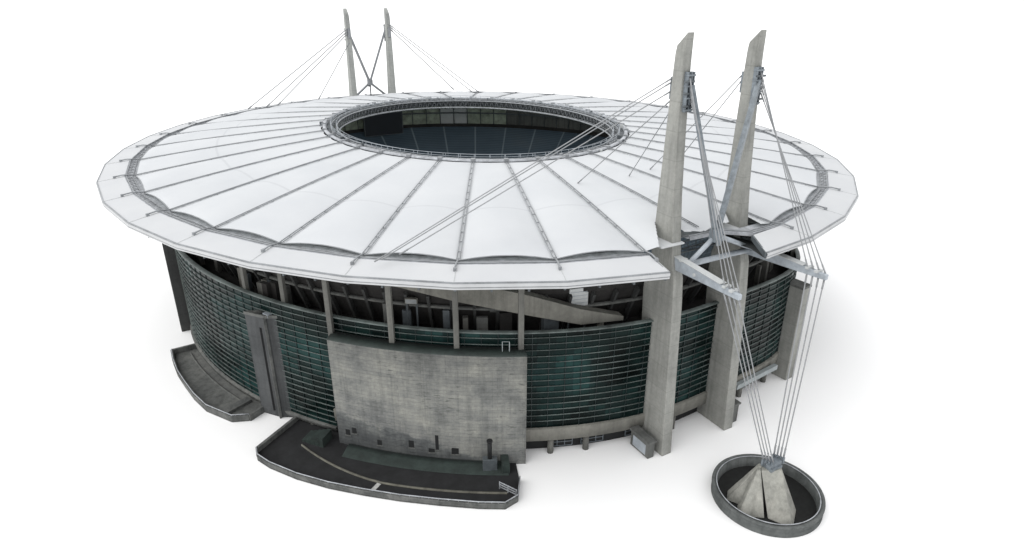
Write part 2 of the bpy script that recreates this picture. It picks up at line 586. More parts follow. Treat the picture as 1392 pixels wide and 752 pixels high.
for k in range(NB):
    t = 10 * k
    mb = MB()
    a, b = rib_pt(t, 0), rib_pt(t, 1)
    side = Vector((-(b - a).y, (b - a).x, 0)).normalized()
    smax = .9 if k == 0 else 1
    line = [rib_pt(t, s / 12 * smax) for s in range(13)]
    for sg in (-1, 1):
        mb.tube([p + side * sg * .25 + Vector((0, 0, .2)) for p in line], .085, 6)
    for i in range(13):                                       # saddles that carry the pair
        p = rib_pt(t, (i + .3) / 13 * smax)
        mb.beam(p + side * -.30 + Vector((0, 0, .12)), p + side * .30 + Vector((0, 0, .12)), .14, .12)
    near_gap = abs(((t + 180) % 360) - 180) < 1
    e = ell(t, A_GUT, B_GUT, Z_GUT + .35, .3)
    if not near_gap:
        f = ell(t, A_GUT, B_GUT, Z_GUT + .15, 1.9)
        mb.tube([b + Vector((0, 0, .2)), e, f], .14, 8)
        mb.box(f + Vector((0, 0, -.35)), (.5, .42, .5), radians(t))
    mb.box(a + Vector((0, 0, -.1)), (1.1, .9, .8), radians(t))   # clamp at the opening
    rb = mb.build('roof_rib', M['rib'], stadium)

for vc in (V1, V2):
    mb = MB()
    mb.box((87.0, vc - 1.5, 41.5), (6.2, 5.0, .25))
    mb.build('pylon_collar', M['canopy'], stadium)

# --- white canopy ring outside the gutter, its fascia and soffit
T_L, T_RG, T_RR = -9.7, 4.2, 2.0     # the ring is open between the two near pylons


def canopy_strip(ts_g, ts_r, mb, mi=0):
    P, U = [], []
    for q in range(7):
        f = q / 6
        g0, g1 = ell(ts_g[0], A_GUT, B_GUT, Z_GUT), ell(ts_g[1], A_GUT, B_GUT, Z_GUT)
        r0, r1 = ell(ts_r[0], A_RIM, B_RIM, Z_RIM), ell(ts_r[1], A_RIM, B_RIM, Z_RIM)
        gg, rr = g0.lerp(g1, f), r0.lerp(r1, f)
        P.append([gg.lerp(rr, j / 4) for j in range(5)])
        U.append([(f, .62 + .3 * j / 4) for j in range(5)])
    mb.grid(P, U, mi=mi, smooth=False)


segs = []
for k in range(36):
    t0, t1 = 10 * k, 10 * k + 10
    if k == 0:
        segs.append(((T_RG, 10), (T_RR, 10)))
    elif k == 35:
        continue
    else:
        segs.append(((t0, t1), (t0, t1)))
for tg, tr in segs:
    mb = MB()
    canopy_strip(tg, tr, mb)
    mb.build('canopy_panel', M['canopy'], stadium, weld=False)
    # raised joint between neighbouring canopy panels
RIMT = [T_RR] + [10 * k for k in range(1, 36)]
GUTT = [T_RG] + [10 * k for k in range(1, 36)]
for t in RIMT[1:]:
    mb = MB()
    mb.beam(ell(t, A_GUT, B_GUT, Z_GUT + .03, .1), ell(t, A_RIM, B_RIM, Z_RIM + .03, -.05), .12, .06)
    mb.build('canopy_seam', M['white_panel'], stadium)


def rim_pf(th, o, z):
    return ell(th, A_RIM, B_RIM, Z_RIM + z, o)


mb = MB()
sweep(mb, RIMT, [(-.10, .02), (-.08, .12), (.08, .12), (.08, -.12)], rim_pf, 1, False)
sweep(mb, RIMT, [(.06, -.12), (.26, -.14), (.26, -.58), (.02, -.58)], rim_pf, 0, False)
sweep(mb, RIMT, [(.0, -.58), (.14, -.62), (.14, -.74), (.0, -.74)], rim_pf, 1, False)
sweep(mb, RIMT, [(.02, -.74), (.18, -.76), (.18, -1.02), (-.5, -1.05)], rim_pf, 0, False)
mb.build('canopy_fascia', [M['fascia'], M['rib']], stadium)

for tg, tr in ((T_RG, T_RR), (350, 350)):
    p, q = ell(tg, A_GUT, B_GUT, Z_GUT - .35), ell(tr, A_RIM, B_RIM, Z_RIM - .5)
    mb = MB()           # end cap of the canopy ring beside a pylon
    mb.beam(p, q, .3, .9)
    mb.build('canopy_end_beam', M['steel_dark'], stadium)

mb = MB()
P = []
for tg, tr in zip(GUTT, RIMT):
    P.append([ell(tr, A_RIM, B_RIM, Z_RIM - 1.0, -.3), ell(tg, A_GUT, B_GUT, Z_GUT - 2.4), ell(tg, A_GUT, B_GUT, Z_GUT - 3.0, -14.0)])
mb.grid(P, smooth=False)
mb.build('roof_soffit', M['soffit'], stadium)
mb = MB()
for t in RIMT[1:]:
    for d in ((-3.3, 0, 3.3) if t < 345 else (-3.3, 0)):
        mb.beam(ell(t + d, A_RIM, B_RIM, Z_RIM - 1.35, -.8), ell(t + d, A_GUT, B_GUT, Z_GUT - 3.3, -13), .3, .7)
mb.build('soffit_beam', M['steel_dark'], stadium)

# --- gutter with its trough and truss
def gut_pf(th, o, z):
    return ell(th, A_GUT, B_GUT, Z_GUT + z, o)


GT = [10 * k for k in range(36)]


def gut_open(o, z):
    """gutter line from beside the left near pylon all the way round to the canopy's end"""
    run = [gut_pf(t, o, z) for t in GT[1:]]
    jog = [Vector((90.2 + o, -3.6, Z_GUT + z)), Vector((90.4 + o, 3.4, Z_GUT + z)), Vector((93.9 + o, 7.4, Z_GUT + z))]
    return jog + run


mb = MB()
prof = [gut_open(o, z) for o, z in ((.0, -.6), (.0, .06), (-.12, .06), (-.12, -.35), (-2.0, -.55), (-3.8, -.42), (-3.8, -.9))]
for a, b in zip(prof, prof[1:]):
    mb.grid([[p, q] for p, q in zip(a, b)], smooth=False)
mb.build('gutter', M['trough'], stadium)
mb = MB()
for o, z, r in ((-.35, .12, .12), (-.9, -.5, .13), (-1.6, -.25, .10), (-2.2, -.7, .13)):
    mb.tube(gut_open(o, z), r, 6)
for k in range(1, 35):
    for q in range(6):
        t0, t1 = 10 * k + q * 10 / 6, 10 * k + (q + 1) * 10 / 6
        c = lambda tt, o, z: gut_pf(10 * k, o, z).lerp(gut_pf(10 * k + 10, o, z), (tt - 10 * k) / 10)
        mb.tube([c(t0, -.35, .12), c((t0 + t1) / 2, -1.6, -.25), c(t1, -.35, .12)], .06, 5)
        mb.tube([c(t0, -.9, -.5), c(t0, -2.6, -.9)], .07, 5)
mb.build('gutter_truss', M['rib'], stadium)

# --- compression ring round the opening
def in_pf(th, o, z):
    return ell(th, A_IN, B_IN, Z_IN + z, o)


IT = arange(0, 360, 2.5)[:-1]
mb = MB()
sweep(mb, IT, [(.5, .15), (.5, .55), (-.25, .55), (-.25, .15)], in_pf, 0, True, True)
mb.build('ring_kerb', M['trough'], stadium)
mb = MB()
sweep(mb, IT, [(-.3, -.25), (-2.0, -.3)], in_pf, 0, True, True)
sweep(mb, IT, [(.1, .1), (-.1, -2.2), (-.3, -2.2)], in_pf, 0, True, True)
mb.build('ring_catwalk', M['steel_dark'], stadium)
mb = MB()
for o, z, r in ((-.3, .2, .16), (-1.6, .1, .13), (-3.1, -.15, .2), (-3.1, -2.3, .24), (-1.6, -2.4, .16), (-.3, -1.2, .12)):
    mb.tube([in_pf(t, o, z) for t in IT], r, 6, closed=True)
for i in range(144):
    t0, t1, tm = 2.5 * i, 2.5 * i + 2.5, 2.5 * i + 1.25
    mb.tube([in_pf(t0, -3.1, -2.3), in_pf(tm, -3.1, -.15), in_pf(t1, -3.1, -2.3)], .07, 5)
    mb.tube([in_pf(t0, -.3, .2), in_pf(t0, -3.1, -.15)], .08, 5)
    mb.tube([in_pf(t0, -3.1, -2.3), in_pf(t0, -1.6, -2.4)], .07, 5)
    mb.tube([in_pf(t0, -1.6, -2.4), in_pf(t0, -.3, .2)], .06, 5)
mb.build('ring_truss', M['ring_steel'], stadium)
mb = MB()
for o_, z in ((-1.6, .75), (-1.6, 1.3), (-3.1, .9)):
    mb.tube([in_pf(t, o_, z) for t in IT], .06, 5, closed=True)
for i in range(72):
    mb.tube([in_pf(5 * i, -1.6, 0), in_pf(5 * i, -1.6, 1.3)], .06, 5)
    mb.tube([in_pf(5 * i, -3.1, -.15), in_pf(5 * i, -3.1, .9)], .07, 5)
mb.build('ring_handrail', M['steel'], stadium)
random.seed(3)
for i in range(38):      # lamps and junction boxes clamped to the ring
    t = i * 360 / 46 + random.uniform(-2, 2)
    mb = MB()
    sz = random.uniform(.45, .95)
    mb.box(in_pf(t, random.choice((-1.1, -.6, .9)), .15), (sz, sz * .8, sz * random.uniform(.7, 1.1)), radians(t))
    mb.tube([in_pf(t, -1.4, .1), in_pf(t, -2.4, -.25)], .1, 6)
    mb.build('ring_lamp', random.choice((M['steel_dark'], M['rib'], M['white_panel'])), stadium)

# --- bowl of seats, pitch
def seat_sweep(mb, k0, z0, k1, z1, rows, aisles):
    ths = arange(0, 360, 2.5)[:-1]
    P, U = [], []
    for th in ths:
        a, b = fac(th, 0, z0, k0), fac(th, 0, z1, k1)
        P.append([a.lerp(b, j / 12) for j in range(13)])
        U.append([(th / 360 * aisles, rows * j / 12) for j in range(13)])
    U.append([(aisles, u[1]) for u in U[0]])
    mb.grid(P, U, smooth=True, close=True)


mb = MB()
seat_sweep(mb, .42, 1.6, .64, 11.5, 22, 40)
mb.build('lower_stand', M['seats'], stadium)
mb = MB()
seat_sweep(mb, .62, 14.0, .945, 31.0, 34, 40)
mb.build('upper_stand', M['seats'], stadium)
mb = MB()
ths = arange(0, 360, 2.5)[:-1]
mb.grid([[fac(t, 0, 11.5, .64), fac(t, 0, 14.0, .62)] for t in ths], smooth=True, close=True)
mb.grid([[fac(t, 0, 0, .42), fac(t, 0, 1.6, .42)] for t in ths], smooth=True, close=True)
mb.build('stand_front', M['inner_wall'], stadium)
mb = MB()
mb.face([fac(t, 0, .02, .42) for t in ths])
mb.build('pitch', M['pitch'], stadium)

# --- upper concourse behind the facade, seen through the open storey
mb = MB()
sweep(mb, ths, [(-.2, 21.6), (-.2, 22.2), (-11.5, 22.2)], fac, 0, True, True)
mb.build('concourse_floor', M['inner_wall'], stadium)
mb = MB()
mb.grid([[fac(t, 0, 22.2, .90), fac(t, 0, 31.2, .948), fac(t, 0, 32.2, .948), fac(t, 0, 32.2, .944), fac(t, 0, 31.0, .944)] for t in ths], smooth=False, close=True)
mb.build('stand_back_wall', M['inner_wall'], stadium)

for i in range(45):     # far gallery panels under the roof; pale ones paint in the far gap's daylight
    th = 95 + i * 170 / 45
    mb = MB()
    lo, hi = 31.2, (39.9 if i not in (13, 14, 30, 37) else 39.5)
    w = 170 / 45 - .06
    q = [fac(th, -3.2, lo), fac(th + w, -3.2, lo), fac(th + w, -3.2, hi), fac(th, -3.2, hi)]
    q2 = [fac(th, -2.9, lo), fac(th + w, -2.9, lo), fac(th + w, -2.9, hi), fac(th, -2.9, hi)]
    mb.prism(q, q, q2)
    o = mb.build('gallery_panel', M['white_panel'] if i in (16, 17, 27) else M['daylit_panel'] if 12 < i < 26 else M['conc_dark'], stadium)
    mb = MB()
    mb.beam(fac(th, -3.5, lo), fac(th, -3.5, hi), .25, .3)
    mb.beam(fac(th, -3.5, 36.2), fac(th + w, -3.5, 36.2), .25, .5)
    mb.build('gallery_frame', M['steel_dark'], o)

# --- facade
def z_top(th):
    return 26.1 + .8 * sin(radians(th)) ** 4


def beam_top(th):
    th = ((th + 180) % 360) - 180
    if th < -46:
        return 1.9
    return 5.9


for (t0, t1, zb) in ((-46, 180, 5.9), (180, 314, 1.5)):
    ft = arange(t0, t1, 2)
    mb = MB()
    sweep(mb, ft, lambda th: [(0, zb), (0, z_top(th))], fac)
    mb.build('facade_glass', M['glass'], stadium, weld=False)
    mb = MB()
    sweep(mb, ft, [(-.5, zb - (2.6 if zb > 3 else .8)), (.45, zb - (2.6 if zb > 3 else .8)), (.62, zb - .05), (.62, zb + .12), (-.3, zb + .12)], fac, caps=True)
    mb.build('facade_beam', M['conc_beam'] if zb > 3 else M['conc_dark'], stadium)
    z = 1.25 * math.ceil((zb + .5) / 1.25)
    mb = MB()
    while z < 27.5:
        run = [t for t in ft if z_top(t) > z + .4]
        grp = []
        for t in ft:
            if z_top(t) > z + .4:
                grp.append(t)
            else:
                if len(grp) > 1:
                    sweep(mb, grp, [(.02, z), (.24, z), (.24, z + .08), (.02, z + .08)], fac, caps=True)
                grp = []
        if len(grp) > 1:
            sweep(mb, grp, [(.02, z), (.24, z), (.24, z + .08), (.02, z + .08)], fac, caps=True)
        z += 1.25
    mb.build('facade_louvre', M['fin'], stadium, weld=False)
    mb = MB()
    for t in ft[::1]:
        mb.beam(fac(t + .7, .12, zb + .2), fac(t + .7, .08, z_top(t + .7)), .10, .14)
    mb.build('facade_mullion', M['mullion'], stadium)
    mb = MB()
    sweep(mb, ft, lambda th: [(-.5, z_top(th) - .1), (.45, z_top(th) - .1), (.4, z_top(th) + .12), (-.5, z_top(th) + .12)], fac, caps=True)
    mb.build('facade_rail', M['fin'], stadium)

# ground storey below the beam: set back, its shade painted in black, with pale posts
ft = arange(0, 360, 3)[:-1]
mb = MB()
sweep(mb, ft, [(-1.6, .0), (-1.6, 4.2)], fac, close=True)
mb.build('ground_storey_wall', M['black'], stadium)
for th in [-12.1, -16.7, 0.6, 14, 20, 25] + [-50.5, -59, -64, -69, -74, -79, -84]:
    mb = MB()
    zt = 3.4 if th > -46 else .9
    if th > -46:
        mb.tube([fac(th, -.35, 0), fac(th, -.35, zt)], .6, 12)
    else:
        mb.box(fac(th, -.2, 0), (.7, .7, zt), radians(th))
    mb.build('ground_storey_post', M['column'], stadium)
for th0 in (-16.6, -12.4, -6.2, 8, 16):
    mb = MB()
    for a in arange(th0, th0 + 3.0, 1.0):
        mb.box(fac(a, -1.5, .4), (.1, .12, 2.4), radians(a))
    for z in (.4, 1.3, 2.7):
        mb.beam(fac(th0, -1.5, z), fac(th0 + 3, -1.5, z), .12, .12)
    mb.build('ground_storey_window', M['steel_blue'], stadium)

mb = MB()
mb.beam((87.2, 17.5, 4.6), (85.6, 31.5, 4.6), .9, 1.1)
mb.build('service_duct', M['railing'], stadium)

# columns of the open storey
for plan in [-61, -53, -44.7, -36.2, -28.2, -20.7] + [30 + 8 * i for i in range(31)]:
    front = -45 < plan < -20
    mb = MB()
    zb = 22.2
    off = .75 if front else -.9
    mb.box(fac(plan, off, zb), (.8, .95, 39.6 - zb), radians(plan))
    mb.build('column', M['column'], stadium, bevel=.05)

# sloping concrete beam carrying the ramp inside the open storey
mb = MB()
RA = [(-54, 38.0), (-38, 35.3), (-28, 32.8), (-19, 30.0), (-13, 27.4), (-7.5, 26.2)]
P = []
for i, (th, z) in enumerate(RA):
    h = (4.2, 4.2, 4.2, 3.8, 3.0, .8)[i]
    P.append([fac(th, -2.2, z - h / 2), fac(th, -2.2, z + h / 2), fac(th, -4.2, z + h / 2), fac(th, -4.2, z - h / 2), fac(th, -2.2, z - h / 2)])
for j in range(4):
    mb.grid([[r[j], r[j + 1]] for r in P], smooth=False)
mb.face(P[-1][:4])
mb.build('ramp_beam', M['conc_beam'], stadium)
mb = MB()
for th, z in ((-44, 32), (-33, 29.2), (-24, 27.5)):
    mb.beam(fac(th, -6, z), fac(th + 7, -6, z - .3), .6, .6)
    mb.beam(fac(th + 2, -7, z + 3), fac(th + 7, -7, z + 2.6), .8, .5)
for i in range(30):
    th = -70 + i * 2.3
    mb.beam(fac(th, -5.5, 39), fac(th, -5.5, 36.5), .25, .25)
mb.build('ramp_framing', M['conc_dark'], stadium)
mb = MB()
sweep(mb, arange(-85, 60, 3), [(-1.5, 24.9), (-1.5, 25.0)], fac)
sweep(mb, arange(-85, 60, 3), [(-4.5, 28.1), (-4.5, 28.5), (-5.2, 28.5)], fac)
mb.build('concourse_handrail', M['conc_dark'], stadium)

for i in range(60):          # raking ribs under the upper stand
    th = -95 + i * 3.0
    mb = MB()
    mb.beam(fac(th, .5, 22.6, .905), fac(th, .5, 31.0, .948), .5, .9)
    mb.build('stand_rib', M['slab_dark'], stadium)
random.seed(12)
mb = MB()
for o, z in ((-2.6, 37.0), (-5.5, 36.2), (-4.0, 38.4)):
    mb.tube([fac(t, o, z) for t in arange(-100, 70, 2.5)], .16, 6)
for i in range(68):
    th = -100 + i * 2.5
    mb.tube([fac(th, -2.6, 37.0), fac(th + 1.25, -4.0, 38.6), fac(th + 2.5, -2.6, 37.0)], .10, 5)
    mb.tube([fac(th, -2.6, 37.0), fac(th, -5.5, 36.2)], .10, 5)
mb.build('eaves_truss', M['steel_dark'], stadium)
for i in range(54):           # plant, ducts and lamps standing or hung in the storey
    th = random.uniform(-88, 40)
    hung = random.random() < .5
    mb = MB()
    d = (random.uniform(.5, 1.4), random.uniform(.6, 3.0), random.uniform(.4, 1.5))
    z = random.uniform(32.5, 36) if hung else 22.2
    o = random.uniform(-6, -3)
    mb.box(fac(th, o, z), d if hung else (d[0], d[1], d[2] + random.uniform(3.5, 5.0)), radians(th + random.uniform(-8, 8)))
    if hung:
        mb.beam(fac(th, o, z + d[2]), fac(th, o, 38.4), .12, .12)
    mb.build('service_unit', random.choice((M['conc_dark'], M['steel_dark'], M['inner_wall'], M['conc_beam'], M['column'])), stadium)

# ------------------------------------------------------------------ things in the open storey
def small_box(name, label, cat, th, off, z, d, mat):
    base = fac(th, off, z)
    t = thing(name, label, cat, base)
    mb = MB()
    mb.box(base, d, radians(th))
    mb.build('casing', mat, t, origin=base, bevel=.06)
    for sg in (-1, 1):
        n = Vector((cos(radians(th)), sin(radians(th)), 0))
        f = base + Vector((-n.y, n.x, 0)) * sg * (d[1] / 2 - .2)
        mb = MB()
        mb.beam(f, (f.x, f.y, 22.2), .25, .25)
        mb.build('support_leg', M['steel_dark'], t, origin=base)
    mb = MB()
    for f in (.2, .4, .6, .8):
        n = Vector((cos(radians(th)), sin(radians(th)), 0))
        s_ = Vector((-n.y, n.x, 0))
        c = base + n * (d[0] / 2 + .03) + Vector((0, 0, d[2] * f))
        mb.beam(c - s_ * d[1] * .45, c + s_ * d[1] * .45, .05, .08)
    mb.build('slat', M['steel'], t, origin=base)
    return t


small_box('equipment_cabinet', 'pale square equipment cabinet standing in the open storey above the glass facade', 'cabinet', -12.8, -5.0, 28.4, (1.2, 3.6, 3.6), M['white_panel'])
small_box('equipment_cabinet', 'small pale slatted cabinet in the open storey between the thin columns', 'cabinet', -34.2, -3.6, 29.2, (.8, 2.2, 1.0), M['conc_beam'])

# video screen hung from the far stand
base = Vector((-79.5, .8, 29.4))
vs = thing('video_screen', 'large black video screen at far end of the bowl under the roof', 'screen', base)
mb = MB()
mb.box(base + Vector((0, 0, 0)), (1.0, 15.5, 8.6))
mb.build('cabinet', M['steel_dark'], vs, origin=base, bevel=.08)
mb = MB()
mb.box(base + Vector((.52, 0, .3)), (.06, 14.8, 8.0))
mb.build('display', M['screen'], vs, origin=base)
mb = MB()
for v in (-6, -2, 2, 6):
    mb.tube([base + Vector((-.2, v, 8.6)), base + Vector((-.2, v, 13))], .15, 6)
mb.build('hanger', M['steel_dark'], vs, origin=base)

# ------------------------------------------------------------------ great concrete wall in front of the facade
W0, W1, WH = -44.6, -20.2, 23.0
base = fac(-32, 2.6, 0)
wall = thing('concrete_wall', 'huge curved board-marked concrete wall in front of the facade', 'wall', base)
wt = arange(W0, W1, 1.2)
mb = MB()
sweep(mb, wt, [(2.7, 0), (2.7, WH)], fac, 0)
sweep(mb, wt, [(2.7, WH), (1.9, WH)], fac, 0)
sweep(mb, wt, [(1.9, WH), (1.9, 0)], fac, 0)
for t in (W0, W1):
    mb.face([fac(t, 2.7, 0), fac(t, 2.7, WH), fac(t, 1.9, WH), fac(t, 1.9, 0)], [(0, 0), (0, WH), (.8, WH), (.8, 0)])
mb.build('wall_slab', M['board'], wall, origin=base)
mb = MB()
sweep(mb, wt, [(2.72, WH - .15), (2.72, WH + .12), (.36, WH + .5), (.36, WH - .3)], fac, 0, caps=True)
mb.build('wall_coping', M['coping'], wall, origin=base)
mb = MB()
hl = [fac(-22.9, 1.6, WH - .9), fac(-22.9, 1.6, WH + 2.2), fac(-22.1, 1.6, WH + 2.2), fac(-22.1, 1.6, WH - .9)]
mb.tube(hl, .1, 6)
mb.beam(fac(-22.0, 1.6, WH + .1), fac(-20.4, 1.6, WH + .1), .12, .35)
mb.build('ladder_hoop', M['railing'], wall, origin=base)


def wall_recess(th, z, w, h):
    n = Vector((cos(radians(th)), sin(radians(th)), 0))
    s_ = Vector((-n.y, n.x, 0))
    c = fac(th, 2.66, z)
    mb = MB()
    mb.beam(c - s_ * w / 2, c + s_ * w / 2, .2, h)
    fr = mb.build('wall_opening', M['black'], wall, origin=base)  # solid block on the wall face; its black stands in for recess shade
    mb = MB()
    mb.beam(c - s_ * (w / 2 + .15) + Vector((0, 0, -h / 2 - .12)) + n * .1, c + s_ * (w / 2 + .15) + Vector((0, 0, -h / 2 - .12)) + n * .1, .3, .18)
    mb.build('sill', M['conc_dark'], fr, origin=base)


WALL_OPEN = [(-43.1, 3.3, .9, 1.2), (-42.1, 4.0, .9, 1.2), (-38.6, 2.4, .9, 1.1), (-34.3, 3.2, 1.0, 1.5), (-31, 4.2, .6, 3.2), (-31.7, 2.3, 1.2, .8), (-28.7, 2.6, 1.5, 1.3)]
for q in WALL_OPEN:
    wall_recess(*q)

# iron stove box with tall flue beside the wall foot
base = fac(-24.6, 4.6, .3)
st = thing('flue_box', 'dark iron box with a thin tall flue at the foot of the concrete wall', 'flue', base)
mb = MB()
mb.box(base, (1.2, 2.6, 2.6), radians(-24.6))
mb.build('box_body', M['steel_dark'], st, origin=base, bevel=.06)
mb = MB()
mb.tube([base + Vector((0, 0, 2.6)), base + Vector((0, 0, 6.2))], .42, 10)
mb.tube([base + Vector((0, 0, 6.2)), base + Vector((0, 0, 6.5))], .55, 10)
mb.build('flue_pipe', M['black'], st, origin=base)

# ------------------------------------------------------------------ forecourts
FC = [(-53.2, 11.6), (-52.2, 13.0), (-50, 13.7), (-46, 14.2), (-42, 14.3), (-38, 14.2), (-34, 14.2), (-30, 14.2), (-26, 14.4), (-23.4, 14.4), (-22.0, 12.6), (-21.4, 8.0)]


def forecourt(name, label, outer, inner_off, mats_floor, parapet_h, ends):
    base = fac(outer[len(outer) // 2][0], 6, 0)
    t = thing(name, label, 'forecourt', base)
    pts = [fac(a, o, 0) for a, o in outer]
    inn = [fac(a, inner_off, 0) for a, o in outer]
    mb = MB()
    mb.grid([[p + Vector((0, 0, .25)), q + Vector((0, 0, .25))] for p, q in zip(pts, inn)], smooth=False)
    mb.build('paving', mats_floor, t, origin=base)
    mb = MB()
    P = []
    for (a, o) in outer:
        P.append([fac(a, o - .5, .2), fac(a, o - .5, parapet_h), fac(a, o + .05, parapet_h), fac(a, o + .05, parapet_h - .3), fac(a, o - .05, parapet_h - .34), fac(a, o - .05, 0)])
    for j in range(5):
        mb.grid([[r[j], r[j + 1]] for r in P], smooth=False)
    for r in (P[0], P[-1]):
        mb.face(r)
    mb.build('parapet', M['parapet'], t, origin=base)
    mb = MB()
    mb.tube([fac(a, o - .2, parapet_h + .22) for a, o in outer], .1, 6)
    for (a, o), (a2, o2) in zip(outer, outer[1:]):
        for f in (0, .25, .5, .75):
            p = fac(a, o - .2, parapet_h).lerp(fac(a2, o2 - .2, parapet_h), f)
            mb.tube([p, p + Vector((0, 0, .22))], .08, 5)
    mb.build('parapet_rail', M['trough'], t, origin=base)
    for i in ends:
        a, o = outer[i]
        mb = MB()
        e0 = fac(a, o - .2, parapet_h / 2)
        e1 = fac(a, inner_off, parapet_h / 2)
        mb.beam(e0, e1, .6, parapet_h)
        mb.build('end_wall', M['parapet'], t, origin=base)
    return t, base


fct, fcb = forecourt('walled_forecourt', 'dark paved forecourt inside a curved parapet below the huge concrete wall', FC, -1.5, M['asphalt'], 1.25, (0,))
mb = MB()


def kerb_prof(th):
    o = 10.6 - 4.6 * max(0, (-36 - th) / 13) ** 1.5
    return [(o, .26), (o, .5), (o + .35, .5), (o + .35, .26)]


sweep(mb, arange(-49, -23, 1.5), kerb_prof, fac)
mb.build('kerb', M['kerb'], fct, origin=fcb)
mb = MB()
mb.beam(fac(-36.9, 10.9, .27), fac(-37.4, 13.5, .27), .8, .05)
mb.build('painted_line', M['line'], fct, origin=fcb)
mb = MB()
sweep(mb, arange(-43, -22.5, 1.5), [(3.0, .25), (3.0, .9), (4.2, .8), (6.2, .3)], fac)
mb.build('planting_strip', M['coping'], fct, origin=fcb)
mb = MB()
for i in range(5):
    mb.box(fac(-49.2 + i * .7, 3.6, .25), (3.2, .9, .4 + i * .4), radians(-47))
mb.build('steps', M['coping'], fct, origin=fcb)
for a, o in ((-22.9, 10.6),):
    mb = MB()
    c = fac(a, o, .25)
    for z in (.5, 1.0, 1.5):
        mb.beam(c + Vector((-1.6, -.8, z)), c + Vector((1.6, .8, z)), .14, .14)
    for x in (-1.6, 0, 1.6):
        mb.beam(c + Vector((x, x * .5, 0)), c + Vector((x, x * .5, 1.6)), .14, .14)
    mb.build('handrail', M['trough'], fct, origin=fcb)
mb = MB()
mb.box(fac(-22.8, 4.2, .25), (3.0, 1.4, 2.0), radians(-22))
mb.build('plinth', M['coping'], fct, origin=fcb)

SC_ = [(-59.2, 5.4), (-61.0, 7.6), (-66, 8.6), (-70, 8.2), (-74, 7.6), (-78, 7.2), (-82, 6.6), (-85.5, 6.0)]
sct, scb = forecourt('walled_forecourt', 'narrow walled forecourt with grey parapet along the left of the facade', SC_, -1.5, M['conc_dark'], 1.5, (0, -1))
mb = MB()
mb.beam(fac(-63.2, 1.0, .6), fac(-63.2, 7.2, .6), 1.8, .7)
mb.build('slab', M['parapet'], sct, origin=scb)
mb = MB()
sweep(mb, arange(-84, -63, 1.5), [(2.0, .25), (2.0, .5), (2.3, .5), (2.3, .25)], fac)
mb.build('kerb', M['conc_dark'], sct, origin=scb)

# ------------------------------------------------------------------ service tower
base = Vector((41.6, -68.2, 0))
tw = thing('service_tower', 'square grey concrete service tower with a tall dark slit on the left facade', 'tower', base)
cA, cB, cC = Vector((45.2, -66.7, 0)), Vector((47.9, -61.6, 0)), Vector((41.2, -69.8, 0))
cD = cC + (cB - cA)
mb = MB()
lo = [cA, cB, cD, cC]
up = Vector((0, 0, 22.9))
mb.prism(lo, [p.copy() for p in lo], [p + up for p in lo])
mb.build('tower_body', M['tower'], tw, origin=base, bevel=.12)
e = (cA - cC).normalized()
n = Vector((e.y, -e.x, 0))
mb = MB()
c = cC.lerp(cA, .72) + n * .02
mb.beam(c + Vector((0, 0, 1.5)), c + Vector((0, 0, 20.5)), .5, .3)
mb.build('slit', M['black'], tw, origin=base)  # black bar on the tower face, painted as the slit's shade
mb = MB()
mb.beam(cA + n * .1 + Vector((0, 0, .0)), cA + n * .1 + Vector((0, 0, 22.9)), .5, .5)
mb.build('corner_trim', M['parapet'], tw, origin=base)
mb = MB()
rim = [p + up for p in lo]
for i in range(4):
    mb.beam(rim[i] + Vector((0, 0, .25)), rim[(i + 1) % 4] + Vector((0, 0, .25)), .35, .6)
mb.build('roof_upstand', M['conc_dark'], tw, origin=base)
mb = MB()
mb.box((44.6, -65.6, 22.95), (1.6, 2.0, .7), .4)
mb.build('roof_vent', M['steel'], tw, origin=base)

# ------------------------------------------------------------------ facade buttresses
def buttress(label, p0, p1, w, h, mat):
    base = Vector(((p0[0] + p1[0]) / 2, (p0[1] + p1[1]) / 2, 0))
    t = thing('buttress', label, 'buttress', base, 'buttresses against the facade')
    mb = MB()
    mb.beam(Vector((*p0, 0)) + Vector((0, 0, h / 2)), Vector((*p1, 0)) + Vector((0, 0, h / 2)), w, h)
    mb.build('shaft', mat, t, origin=base, bevel=.15)
    mb = MB()
    mb.beam(Vector((*p0, h)) + Vector((0, 0, .2)), Vector((*p1, h)) + Vector((0, 0, .2)), w * 1.12, .5)
    mb.build('cap', M['conc_dark'], t, origin=base)
    return t


buttress('grey concrete buttress right of the near pylons behind the stay cables', (79.5, 36.0), (86.0, 36.6), 2.8, 22.5, M['pylon'])
buttress('dark slim buttress at the far left edge of the facade', (-6.0, -77.6), (-6.0, -81.4), 2.0, 37.0, M['slab_dark'])

